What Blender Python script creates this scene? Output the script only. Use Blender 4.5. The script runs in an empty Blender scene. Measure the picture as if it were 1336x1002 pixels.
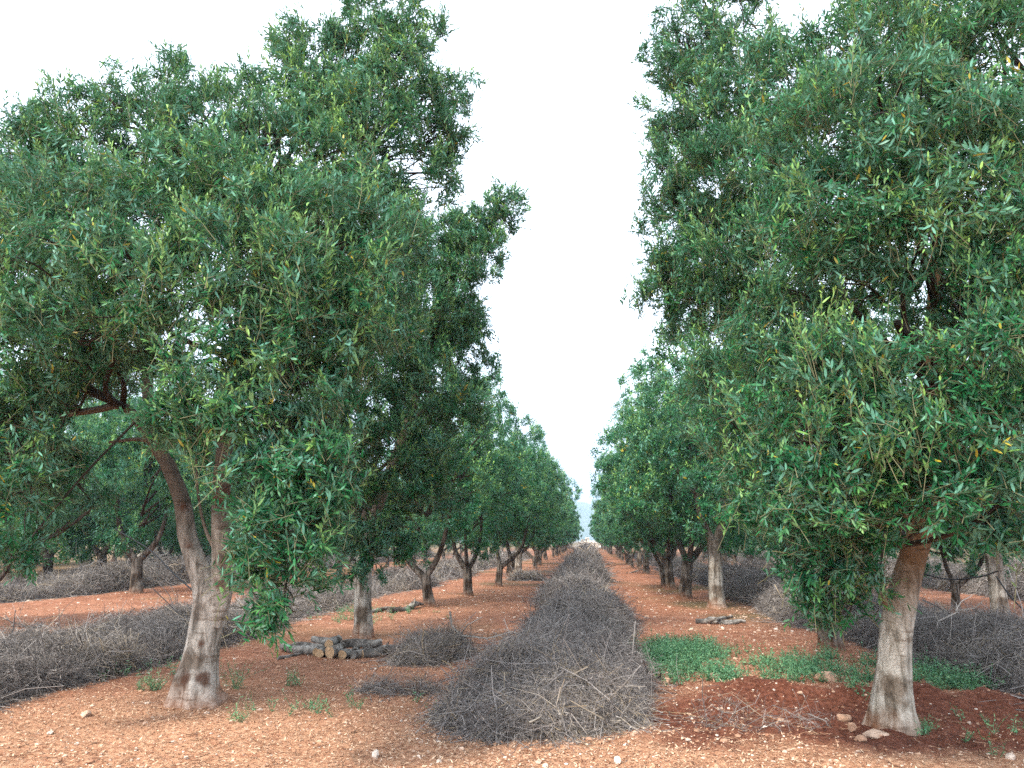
import bpy, math, random
import numpy as np
from mathutils import Vector

random.seed(7)
RS = np.random.default_rng(11)
C = bpy.context.scene.collection
R = math.radians
HAZE = .00045

# ------------------------------------------------------------------ camera
FPX, CX, CY, VPX, VPY, HCAM = 960.0, 668.0, 501.0, 768.0, 705.0, 1.6
PITCH = math.atan((VPY - CY) / FPX)
YAW = math.atan((VPX - CX) * math.cos(PITCH) / FPX)      # turned to the left of the rows
cam_d = bpy.data.cameras.new('camera')
cam = bpy.data.objects.new('camera', cam_d); C.objects.link(cam)
cam.location = (0, 0, HCAM)
cam.rotation_euler = (math.pi / 2 + PITCH, 0, YAW)
cam_d.sensor_width = 36.0
cam_d.lens = 36.0 * FPX / 1336.0
cam_d.clip_end = 9000.0
bpy.context.scene.camera = cam
_M = np.array(cam.rotation_euler.to_matrix())


def ray(u, v):
    return _M @ np.array([(u - CX) / FPX, -(v - CY) / FPX, -1.0])


def at(u, v, Y):
    """world point seen at (u, v) of the 1336x1002 photograph at distance Y along the rows"""
    d = ray(u, v)
    return np.array([0, 0, HCAM]) + d * (Y / d[1])


def gnd(u, v, z=0.0):
    d = ray(u, v)
    p = np.array([0, 0, HCAM]) + d * ((z - HCAM) / d[2])
    return p


# ------------------------------------------------------------------ noise
def _h(ix, iy, seed):
    n = (ix.astype(np.int64) * 374761393 + iy.astype(np.int64) * 668265263 + seed * 974634777) & 0xFFFFFFFF
    n = ((n ^ (n >> 13)) * 1274126177) & 0xFFFFFFFF
    n = n ^ (n >> 16)
    return (n & 0xFFFF) / 65535.0


def vnoise(x, y, seed=0):
    x = np.asarray(x, float); y = np.asarray(y, float)
    ix = np.floor(x); iy = np.floor(y)
    fx = x - ix; fy = y - iy
    fx = fx * fx * (3 - 2 * fx); fy = fy * fy * (3 - 2 * fy)
    a = _h(ix, iy, seed); b = _h(ix + 1, iy, seed)
    c = _h(ix, iy + 1, seed); d = _h(ix + 1, iy + 1, seed)
    return (a + (b - a) * fx) * (1 - fy) + (c + (d - c) * fx) * fy - 0.5


def fbm(x, y, seed=0, octv=4):
    s = 0; a = 1.0; f = 1.0
    for k in range(octv):
        s = s + a * vnoise(np.asarray(x) * f + 17.3 * k, np.asarray(y) * f - 9.1 * k, seed + k)
        a *= 0.5; f *= 2.03
    return s


def sstep(a, b, x):
    t = np.clip((np.asarray(x, float) - a) / (b - a), 0, 1)
    return t * t * (3 - 2 * t)


# ------------------------------------------------------------------ ground shape
def dug_mask(x, y):
    """freshly dug dark red soil round the right-hand tree"""
    n = fbm(x * 1.3, y * 1.3, 5, 3)
    u = (x - 2.9) / 2.35 + n * 0.35
    w = (y - 7.75) / (1.22 - 0.12 * (x - 2.6)) + n * 0.5
    return 1 - sstep(0.75, 1.15, np.sqrt(u * u + w * w))


def hgt(x, y):
    x = np.asarray(x, float); y = np.asarray(y, float)
    z = 0.10 * fbm(x * 0.16, y * 0.16, 1, 2) + 0.035 * fbm(x * 0.9, y * 0.9, 2, 3)
    m = dug_mask(x, y)
    ridge = np.exp(-((y - 8.55 + 0.10 * np.sin(x * 2.2)) / 0.28) ** 2) * 0.17 * m
    trench = -np.exp(-((y - 7.6 + 0.1 * np.sin(x * 1.7 + 1)) / 0.5) ** 2) * 0.07 * m
    near = 1 - sstep(25, 60, y)
    clod = (0.022 * fbm(x * 5, y * 5, 9, 3) + 0.012 * fbm(x * 14, y * 14, 19, 2)) * near
    return z * (1 - sstep(60, 140, np.hypot(x, y))) + ridge + trench + clod * (1 + 2.2 * m)


# ------------------------------------------------------------------ mesh helpers
class Buf:
    def __init__(self):
        self.v = []; self.f3 = []; self.f4 = []; self.m3 = []; self.m4 = []; self.c = []; self.n = 0

    def add(self, v, f3=None, f4=None, col=None, mat=0):
        v = np.asarray(v, np.float32).reshape(-1, 3)
        if f3 is not None and len(f3):
            f3 = np.asarray(f3, np.int64).reshape(-1, 3); self.f3.append(f3 + self.n); self.m3.append(np.full(len(f3), mat, np.int32))
        if f4 is not None and len(f4):
            f4 = np.asarray(f4, np.int64).reshape(-1, 4); self.f4.append(f4 + self.n); self.m4.append(np.full(len(f4), mat, np.int32))
        if col is None:
            col = np.zeros((len(v), 3))
        col = np.asarray(col, np.float32)
        if col.ndim == 1:
            col = np.tile(col, (len(v), 1))
        self.v.append(v); self.c.append(col); self.n += len(v)

    def mesh(self, name, mats, smooth=False):
        me = bpy.data.meshes.new(name)
        v = np.concatenate(self.v)
        f3 = np.concatenate(self.f3) if self.f3 else np.zeros((0, 3), np.int64)
        f4 = np.concatenate(self.f4) if self.f4 else np.zeros((0, 4), np.int64)
        m = np.concatenate(self.m3 + self.m4)
        nl = f3.size + f4.size
        me.vertices.add(len(v)); me.vertices.foreach_set('co', v.ravel())
        me.loops.add(nl); me.loops.foreach_set('vertex_index', np.concatenate([f3.ravel(), f4.ravel()]).astype(np.int32))
        np_ = len(f3) + len(f4)
        me.polygons.add(np_)
        st = np.concatenate([np.arange(len(f3)) * 3, f3.size + np.arange(len(f4)) * 4]).astype(np.int32)
        me.polygons.foreach_set('loop_start', st)
        for mt in mats:
            me.materials.append(mt)
        me.polygons.foreach_set('material_index', m)
        me.polygons.foreach_set('use_smooth', np.full(np_, smooth, dtype=bool))
        a = me.attributes.new('tint', 'FLOAT_COLOR', 'POINT')
        c = np.concatenate(self.c)
        a.data.foreach_set('color', np.concatenate([c, np.ones((len(c), 1), np.float32)], 1).ravel())
        me.update(calc_edges=True)
        return me

    def obj(self, name, mats, parent=None, smooth=False, loc=None):
        o = bpy.data.objects.new(name, self.mesh(name, mats, smooth)); C.objects.link(o)
        if parent is not None:
            o.parent = parent
        if loc is not None:
            o.location = loc
        return o


def tag(o, label=None, cat=None, group=None, kind=None):
    if label: o['label'] = label
    if cat: o['category'] = cat
    if group: o['group'] = group
    if kind: o['kind'] = kind
    return o


def empty(name, loc):
    o = bpy.data.objects.new(name, None); C.objects.link(o); o.location = loc; o.empty_display_size = 0.2
    return o


def unit(a):
    return a / np.maximum(np.linalg.norm(a, axis=-1, keepdims=True), 1e-9)


def resample(P, rad, n):
    """Catmull-Rom through the points P (k,3) with radii"""
    P = np.asarray(P, float); rad = np.asarray(rad, float)
    k = len(P)
    Q = np.vstack([2 * P[0] - P[1], P, 2 * P[-1] - P[-2]])
    t = np.linspace(0, k - 1 - 1e-6, n); i = t.astype(int); f = (t - i)[:, None]
    p0, p1, p2, p3 = Q[i], Q[i + 1], Q[i + 2], Q[i + 3]
    out = 0.5 * (2 * p1 + (p2 - p0) * f + (2 * p0 - 5 * p1 + 4 * p2 - p3) * f ** 2 + (3 * p1 - p0 - 3 * p2 + p3) * f ** 3)
    rr = rad[i] * (1 - f[:, 0]) + rad[np.minimum(i + 1, k - 1)] * f[:, 0]
    return out, rr


def tube(buf, P, rad, sides=12, n=None, rough=0.08, seed=0, lobes=0.0, col=(0, 0, 0), mat=0, cap=True, capmat=None, foot=None):
    """a wandering bark tube: flutes that twist, knots, and root lobes near the foot"""
    n = n or len(P) * 6
    c, r = resample(P, rad, n)
    tan = unit(np.gradient(c, axis=0))
    ref = np.array([1.0, 0, 0]) if abs(tan[0][0]) < 0.8 else np.array([0, 1.0, 0])
    rg = np.random.default_rng(seed)
    V = []
    u = unit(np.cross(tan[0], ref))
    th = np.linspace(0, 2 * np.pi, sides, endpoint=False)
    ph = rg.uniform(0, 6.28, 6)
    arc = np.concatenate([[0], np.cumsum(np.linalg.norm(np.diff(c, axis=0), axis=1))])
    for i in range(n):
        u = unit(u - tan[i] * np.dot(u, tan[i])); w = np.cross(tan[i], u)
        s = arc[i]
        fl = (0.5 * np.cos(3 * th + ph[0] + 1.1 * s) + 0.35 * np.cos(5 * th + ph[1] - 0.9 * s) + 0.25 * np.cos(8 * th + ph[2] + 0.6 * s))
        kn = vnoise(th / 6.283 * 6 + 3.1, np.full(sides, s * 5.0 + seed), seed) * 1.6 + vnoise(th / 6.283 * 12, np.full(sides, s * 11.0 + seed), seed + 3)
        kn = kn * (0.5 - 0.5 * np.cos(th))
        lb = lobes * math.exp(-s / 0.22) * (0.6 * np.cos(4 * th + ph[3]) + 0.5 * np.cos(7 * th + ph[4]))
        rr = r[i] * (1 + rough * (fl + kn) + lb)
        V.append(c[i] + np.outer(np.cos(th) * rr, u) + np.outer(np.sin(th) * rr, w))
    V = np.array(V).reshape(-1, 3)
    I = np.arange(n - 1)[:, None] * sides; J = np.arange(sides)[None, :]; J2 = (J + 1) % sides
    F = np.stack([I + J, I + J2, I + sides + J2, I + sides + J], -1).reshape(-1, 4)
    buf.add(V, None, F, col, mat)
    if cap:
        for e, i0 in ((0, 0), (1, (n - 1) * sides)):
            ring = V[i0:i0 + sides]
            ctr = ring.mean(0)
            k = np.arange(sides)
            f = np.stack([k, (k + 1) % sides, np.full(sides, sides)], 1)
            if e == 0:
                f = f[:, ::-1]
            buf.add(np.vstack([ring, ctr]), f, None, col, mat if capmat is None else capmat)


def thin_tubes(buf, P, rad, col, mat=0):
    """many three-sided twigs at once: P (N,k,3), rad (N,k), col (N,3)"""
    N, k, _ = P.shape
    tan = unit(np.gradient(P, axis=1))
    ref = unit(RS.normal(size=(N, 1, 3)))
    u = unit(np.cross(tan, ref)); w = np.cross(tan, u)
    V = np.empty((N, k, 3, 3), np.float32)
    for j in range(3):
        a = j * 2 * math.pi / 3
        V[:, :, j] = P + (u * math.cos(a) + w * math.sin(a)) * rad[:, :, None]
    base = (np.arange(N) * k * 3)[:, None, None]
    i = np.arange(k - 1)[None, :, None] * 3; j = np.arange(3)[None, None, :]; j2 = (j + 1) % 3
    F = np.stack([base + i + j, base + i + j2, base + i + 3 + j2, base + i + 3 + j], -1).reshape(-1, 4)
    buf.add(V.reshape(-1, 3), None, F, np.repeat(col, k * 3, axis=0), mat)


def leaves(buf, p, ld, nrm, L, W, col, curve, six=True, mat=0):
    """lance-shaped blades: p base, ld direction, nrm upper side, L length, W half width"""
    side = unit(np.cross(ld, nrm)); nrm = np.cross(side, ld)
    N = len(p); L = L[:, None]; W = W[:, None]; cv = curve[:, None]
    q = lambda s, w: p + ld * L * s + nrm * (-cv * L * s * s) + side * (W * w)
    b = (np.arange(N))[:, None]
    if six:
        V = np.stack([q(0, 0), q(.32, -.9), q(.32, .9), q(.72, -.75), q(.72, .75), q(1, 0)], 1)
        b = b * 6
        f3 = np.concatenate([b + [0, 2, 1], b + [3, 4, 5]]); f4 = b + [1, 2, 4, 3]
        buf.add(V.reshape(-1, 3), f3, f4, np.repeat(col, 6, axis=0), mat)
    else:
        V = np.stack([q(0, 0), q(.5, -1), q(.5, 1), q(1, 0)], 1)
        b = b * 4
        f3 = np.concatenate([b + [0, 2, 1], b + [1, 2, 3]])
        buf.add(V.reshape(-1, 3), f3, None, np.repeat(col, 4, axis=0), mat)


# ------------------------------------------------------------------ materials
def newmat(name):
    m = bpy.data.materials.new(name); m.use_nodes = True
    nt = m.node_tree; nt.nodes.clear()
    return m, nt, nt.nodes, nt.links


def N(nt, typ, **kw):
    n = nt.nodes.new(typ)
    for k, v in kw.items():
        if k.startswith('i_'):
            n.inputs[k[2:].replace('_', ' ')].default_value = v
        else:
            setattr(n, k, v)
    return n


def mixc(nt, fac, a, b, mode='MIX'):
    n = nt.nodes.new('ShaderNodeMix'); n.data_type = 'RGBA'; n.blend_type = mode
    for s, x in ((n.inputs[0], fac), (n.inputs[6], a), (n.inputs[7], b)):
        if hasattr(x, 'is_linked') or hasattr(x, 'links'):
            nt.links.new(x, s)
        elif isinstance(x, (int, float)):
            s.default_value = x
        else:
            s.default_value = (*x, 1)
    return n.outputs[2]


def ramp(nt, fac, stops):
    n = nt.nodes.new('ShaderNodeValToRGB')
    e = n.color_ramp.elements
    while len(e) < len(stops):
        e.new(0.5)
    for i, (p, c) in enumerate(stops):
        e[i].position = p; e[i].color = (*c, 1) if len(c) == 3 else c
    nt.links.new(fac, n.inputs[0])
    return n.outputs[0]


def leaf_material(name, a, b, young_pale, back, yellow, trans=0.15, rough=0.42):
    m, nt, nd, lk = newmat(name)
    at_ = N(nt, 'ShaderNodeAttribute', attribute_name='tint')
    sp = N(nt, 'ShaderNodeSeparateColor'); lk.new(at_.outputs['Color'], sp.inputs[0])
    top = mixc(nt, sp.outputs[0], a, b)
    geo = N(nt, 'ShaderNodeNewGeometry')
    c = mixc(nt, geo.outputs['Backfacing'], top, back)
    c = mixc(nt, sp.outputs[1], c, young_pale)
    c = mixc(nt, sp.outputs[2], c, yellow)
    p = N(nt, 'ShaderNodeBsdfPrincipled'); lk.new(c, p.inputs['Base Color'])
    p.inputs['Roughness'].default_value = rough
    p.inputs['Specular IOR Level'].default_value = 0.22
    t = N(nt, 'ShaderNodeBsdfTranslucent')
    tc = mixc(nt, 0.5, c, (0.10, 0.20, 0.03)); lk.new(tc, t.inputs['Color'])
    mx = N(nt, 'ShaderNodeMixShader'); mx.inputs[0].default_value = trans
    lk.new(p.outputs[0], mx.inputs[1]); lk.new(t.outputs[0], mx.inputs[2])
    o = N(nt, 'ShaderNodeOutputMaterial'); lk.new(mx.outputs[0], o.inputs[0])
    return m


def tint_material(name, stops, rough=0.85, noise=0.0):
    """colour ramp driven by each piece's own tint"""
    m, nt, nd, lk = newmat(name)
    at_ = N(nt, 'ShaderNodeAttribute', attribute_name='tint')
    sp = N(nt, 'ShaderNodeSeparateColor'); lk.new(at_.outputs['Color'], sp.inputs[0])
    c = ramp(nt, sp.outputs[0], stops)
    if noise:
        tx = N(nt, 'ShaderNodeTexCoord'); ns = N(nt, 'ShaderNodeTexNoise'); ns.inputs['Scale'].default_value = noise
        ns.inputs['Detail'].default_value = 5
        lk.new(tx.outputs['Object'], ns.inputs['Vector'])
        k = ramp(nt, ns.outputs[0], [(.3, (.62, .62, .62)), (.7, (1.25, 1.25, 1.25))])
        c = mixc(nt, 1.0, c, k, 'MULTIPLY')
    p = N(nt, 'ShaderNodeBsdfPrincipled'); lk.new(c, p.inputs['Base Color'])
    p.inputs['Roughness'].default_value = rough; p.inputs['Specular IOR Level'].default_value = 0.2
    o = N(nt, 'ShaderNodeOutputMaterial'); lk.new(p.outputs[0], o.inputs[0])
    return m


def bark_material(name, lo, hi, brown, brown_from, brown_to, stain=0.16, scale=1.0, grain=(9, 9, 1.6), scars=()):
    m, nt, nd, lk = newmat(name)
    tx = N(nt, 'ShaderNodeTexCoord')
    mp = N(nt, 'ShaderNodeMapping'); mp.inputs['Scale'].default_value = tuple(q * scale for q in grain); lk.new(tx.outputs['Object'], mp.inputs[0])
    n1 = N(nt, 'ShaderNodeTexNoise'); n1.inputs['Scale'].default_value = 1.6; n1.inputs['Detail'].default_value = 8; n1.inputs['Roughness'].default_value = 0.65; n1.inputs['Distortion'].default_value = 0.6
    lk.new(mp.outputs[0], n1.inputs['Vector'])
    n2 = N(nt, 'ShaderNodeTexNoise'); n2.inputs['Scale'].default_value = 3.2; n2.inputs['Detail'].default_value = 5; lk.new(tx.outputs['Object'], n2.inputs['Vector'])
    n3 = N(nt, 'ShaderNodeTexNoise'); n3.inputs['Scale'].default_value = 60; n3.inputs['Detail'].default_value = 4; lk.new(tx.outputs['Object'], n3.inputs['Vector'])
    c = ramp(nt, n1.outputs[0], [(.33, tuple(x * .35 for x in lo)), (.45, lo), (.60, hi)])
    blot = ramp(nt, n2.outputs[0], [(.38, (.34, .27, .22)), (.50, (1, 1, 1))])
    c = mixc(nt, 0.85, c, blot, 'MULTIPLY')
    fine = ramp(nt, n3.outputs[0], [(.3, (.75, .75, .75)), (.7, (1.15, 1.15, 1.15))])
    c = mixc(nt, 1.0, c, fine, 'MULTIPLY')
    sx = N(nt, 'ShaderNodeSeparateXYZ'); lk.new(tx.outputs['Object'], sx.inputs[0])
    ad = N(nt, 'ShaderNodeMath', operation='MULTIPLY_ADD'); lk.new(n2.outputs[0], ad.inputs[0]); ad.inputs[1].default_value = 1.4; lk.new(sx.outputs[2], ad.inputs[2])
    mr = N(nt, 'ShaderNodeMapRange'); lk.new(ad.outputs[0], mr.inputs[0]); mr.inputs[1].default_value = brown_from + .7; mr.inputs[2].default_value = brown_to + .7
    bc = mixc(nt, n1.outputs[0], tuple(x * .35 for x in brown), brown)
    c = mixc(nt, mr.outputs[0], c, bc)
    a2 = N(nt, 'ShaderNodeMath', operation='MULTIPLY_ADD'); lk.new(n2.outputs[0], a2.inputs[0]); a2.inputs[1].default_value = .25; lk.new(sx.outputs[2], a2.inputs[2])
    m2 = N(nt, 'ShaderNodeMapRange'); lk.new(a2.outputs[0], m2.inputs[0]); m2.inputs[1].default_value = stain + .2; m2.inputs[2].default_value = .08; m2.inputs[3].default_value = 0; m2.inputs[4].default_value = .8 if stain > 0 else 0
    c = mixc(nt, m2.outputs[0], c, (.26, .10, .045))
    m4 = N(nt, 'ShaderNodeMapping'); m4.inputs['Scale'].default_value = (1.6, 1.6, 11); lk.new(tx.outputs['Object'], m4.inputs[0])
    n4 = N(nt, 'ShaderNodeTexNoise'); n4.inputs['Scale'].default_value = 1.5; n4.inputs['Detail'].default_value = 3; lk.new(m4.outputs[0], n4.inputs['Vector'])
    c = mixc(nt, .7, c, ramp(nt, n4.outputs[0], [(.33, (.45, .38, .33)), (.40, (1, 1, 1))]), 'MULTIPLY')
    for (sx_, sy_, sz_, sr) in scars:
        ds = N(nt, 'ShaderNodeVectorMath', operation='DISTANCE'); lk.new(tx.outputs['Object'], ds.inputs[0]); ds.inputs[1].default_value = (sx_, sy_, sz_)
        dn = N(nt, 'ShaderNodeMath', operation='MULTIPLY_ADD'); lk.new(n2.outputs[0], dn.inputs[0]); dn.inputs[1].default_value = .30; lk.new(ds.outputs['Value'], dn.inputs[2])
        dr = N(nt, 'ShaderNodeMapRange'); lk.new(dn.outputs[0], dr.inputs[0]); dr.inputs[1].default_value = sr + .17; dr.inputs[2].default_value = sr + .12; dr.inputs[3].default_value = 0; dr.inputs[4].default_value = .85
        c = mixc(nt, dr.outputs[0], c, (.085, .038, .022))
    p = N(nt, 'ShaderNodeBsdfPrincipled'); lk.new(c, p.inputs['Base Color']); p.inputs['Roughness'].default_value = .85; p.inputs['Specular IOR Level'].default_value = .2
    b = N(nt, 'ShaderNodeBump'); b.inputs['Strength'].default_value = .75; b.inputs['Distance'].default_value = .02
    hm = N(nt, 'ShaderNodeMath', operation='MULTIPLY_ADD'); lk.new(n3.outputs[0], hm.inputs[0]); hm.inputs[1].default_value = .25; lk.new(n1.outputs[0], hm.inputs[2])
    lk.new(hm.outputs[0], b.inputs['Height']); lk.new(b.outputs[0], p.inputs['Normal'])
    o = N(nt, 'ShaderNodeOutputMaterial'); lk.new(p.outputs[0], o.inputs[0])
    return m


def ground_material():
    m, nt, nd, lk = newmat('red_soil')
    tx = N(nt, 'ShaderNodeTexCoord')
    at_ = N(nt, 'ShaderNodeAttribute', attribute_name='tint')
    sp = N(nt, 'ShaderNodeSeparateColor'); lk.new(at_.outputs['Color'], sp.inputs[0])

    def noise(s, d=6, r=.6):
        n = N(nt, 'ShaderNodeTexNoise'); n.inputs['Scale'].default_value = s; n.inputs['Detail'].default_value = d; n.inputs['Roughness'].default_value = r
        lk.new(tx.outputs['Object'], n.inputs['Vector']); return n.outputs[0]
    nA, nB, nC, nD = noise(.55), noise(4.5, 8, .72), noise(24), noise(85, 4, .7)
    c = ramp(nt, nB, [(.3, (.14, .050, .027)), (.5, (.25, .107, .064)), (.72, (.38, .19, .12))])
    pale = ramp(nt, nC, [(.35, (.27, .12, .07)), (.52, (.46, .255, .15)), (.75, (.62, .42, .275))])
    k = N(nt, 'ShaderNodeMath', operation='MULTIPLY'); lk.new(sp.outputs[1], k.inputs[0]); k.inputs[1].default_value = .8
    c = mixc(nt, k.outputs[0], c, pale)
    ochre = mixc(nt, nC, (.07, .055, .03), (.17, .125, .065))
    c = mixc(nt, sp.outputs[2], c, ochre)
    dark = ramp(nt, nC, [(.3, (.060, .021, .013)), (.55, (.145, .052, .031)), (.8, (.27, .12, .075))])
    c = mixc(nt, sp.outputs[0], c, dark)
    fine = ramp(nt, nD, [(.30, (.35, .32, .30)), (.5, (1, 1, 1)), (.72, (1.6, 1.6, 1.6))])
    c = mixc(nt, .8, c, fine, 'MULTIPLY')
    big = ramp(nt, nA, [(.3, (.8, .78, .76)), (.7, (1.12, 1.12, 1.12))])
    c = mixc(nt, 1., c, big, 'MULTIPLY')
    warm = N(nt, 'ShaderNodeHueSaturation'); warm.inputs['Value'].default_value = 1.12; lk.new(c, warm.inputs['Color']); c = warm.outputs[0]
    p = N(nt, 'ShaderNodeBsdfPrincipled'); lk.new(c, p.inputs['Base Color']); p.inputs['Roughness'].default_value = .95; p.inputs['Specular IOR Level'].default_value = .1
    b = N(nt, 'ShaderNodeBump'); b.inputs['Strength'].default_value = .9; b.inputs['Distance'].default_value = .03
    hm = N(nt, 'ShaderNodeMath', operation='MULTIPLY_ADD'); lk.new(nD, hm.inputs[0]); hm.inputs[1].default_value = .5; lk.new(nC, hm.inputs[2])
    lk.new(hm.outputs[0], b.inputs['Height']); lk.new(b.outputs[0], p.inputs['Normal'])
    o = N(nt, 'ShaderNodeOutputMaterial'); lk.new(p.outputs[0], o.inputs[0])
    return m


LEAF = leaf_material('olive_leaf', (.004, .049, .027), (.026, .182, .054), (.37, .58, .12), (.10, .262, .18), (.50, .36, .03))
WEED = leaf_material('weed_leaf', (.05, .18, .085), (.15, .36, .19), (.28, .42, .20), (.08, .20, .09), (.35, .30, .08), trans=.3)
TWIG = tint_material('olive_twig', [(0, (.06, .06, .03)), (1, (.17, .16, .09))])
BRUSH = tint_material('dry_brush', [(0, (.060, .051, .046)), (.45, (.19, .166, .153)), (.8, (.37, .335, .31)), (1, (.32, .24, .14))])
STONE = tint_material('limestone', [(0, (.30, .14, .08)), (.45, (.48, .30, .20)), (1, (.72, .64, .55))], .9, 14)
LITTER = tint_material('leaf_litter', [(0, (.12, .062, .038)), (.5, (.40, .225, .135)), (1, (.68, .51, .36))])
BARK_A = bark_material('bark_grey', (.22, .19, .155), (.42, .385, .33), (.16, .128, .098), 1.2, 2.0)
BARK_B = bark_material('bark_smooth', (.32, .28, .22), (.55, .50, .42), (.17, .092, .044), .9, 1.4)
BARK_C = bark_material('bark_dark', (.075, .06, .048), (.20, .17, .14), (.055, .04, .03), 1.0, 2.0, stain=.1)
LOGBARK = bark_material('log_bark', (.14, .125, .11), (.33, .30, .265), (.2, .15, .1), 9, 10, stain=-1, grain=(5, 5, 5))
CUT = tint_material('sawn_wood', [(0, (.50, .33, .19)), (1, (.44, .28, .15))], .8, 40)
SOIL = ground_material()
HOSE = tint_material('black_hose', [(0, (.012, .012, .013)), (1, (.02, .02, .02))], .5)


def plain(name, c, rough=.9):
    return tint_material(name, [(0, c), (1, c)], rough, .02)


# ------------------------------------------------------------------ ground
def axis(segs):
    out = [segs[0][0]]
    for a, b, s in segs:
        n = max(1, int(round((b - a) / s)))
        out += list(a + (b - a) * (np.arange(1, n + 1) / n))
    return np.array(out)


def build_ground():
    xs = axis([(-6000, -800, 900), (-800, -120, 80), (-120, -30, 6), (-30, -9, .5), (-9, 7, .045), (7, 30, .5), (30, 120, 6), (120, 800, 80), (800, 6000, 900)])
    ys = axis([(-300, -20, 40), (-20, 3, 1.2), (3, 13, .05), (13, 30, .16), (30, 70, 1.2), (70, 250, 12), (250, 1000, 100), (1000, 6500, 900)])
    X, Y = np.meshgrid(xs, ys)
    Z = hgt(X, Y)
    x, y = X.ravel(), Y.ravel()
    V = np.stack([x, y, Z.ravel()], 1)
    nx, ny = len(xs), len(ys)
    i, j = np.meshgrid(np.arange(nx - 1), np.arange(ny - 1))
    a = (j * nx + i).ravel()
    F = np.stack([a, a + 1, a + nx + 1, a + nx], 1)
    n = fbm(x * .7, y * .7, 33, 3)
    litter = np.clip(1.05 - sstep(5.6, 9.5, y + 2.2 * n) + .25 * n + .25 * np.exp(-((x + 3.2) / 1.6) ** 2), 0.08, 1)
    ochre = np.clip(sstep(.15, .6, fbm(x * .3, y * .3, 44, 3) + .15 * sstep(16, 40, y) * (np.abs(x + .4) > 4.2)), 0, .9)
    ochre = np.maximum(ochre * sstep(9, 14, y), sstep(90, 200, y))
    ochre = np.maximum(ochre, .8 * sstep(14.5, 18, np.abs(x + .5)) + .25 * fbm(x * .5, y * .5, 66, 3) * (np.abs(x) > 14))
    ochre = np.clip(ochre, 0, 1)
    col = np.stack([dug_mask(x, y), litter * (1 - dug_mask(x, y)), ochre], 1)
    b = Buf(); b.add(V, None, F, col)
    o = b.obj('ground', [SOIL], smooth=True)
    tag(o, kind='structure')


build_ground()

# hills far beyond the grove
HILL = tint_material('hill_scrub', [(0, (.045, .075, .035)), (1, (.10, .12, .06))], .95)


def build_hills():
    b = Buf()
    th = np.linspace(R(20), R(160), 260)
    rr = np.linspace(1700, 3400, 26)
    T, D = np.meshgrid(th, rr)
    x = np.cos(T) * D; y = np.sin(T) * D
    prof = np.sin(np.pi * (D - 1700) / 1700) ** 1.3
    z = prof * (118 + 70 * fbm(T * 6, D / 900, 3, 4)) - 3 + 8 * fbm(x / 90, y / 90, 8, 3) * prof
    nx = len(th)
    i, j = np.meshgrid(np.arange(nx - 1), np.arange(len(rr) - 1)); a = (j * nx + i).ravel()
    V = np.stack([x.ravel(), y.ravel(), z.ravel()], 1)
    c = np.clip(.5 + fbm(x.ravel() / 60, y.ravel() / 60, 5, 3), 0, 1)
    b.add(V, None, np.stack([a, a + nx, a + nx + 1, a + 1], 1), np.stack([c, c, c], 1))
    tag(b.obj('hills', [HILL], smooth=True), kind='structure')


build_hills()


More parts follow.
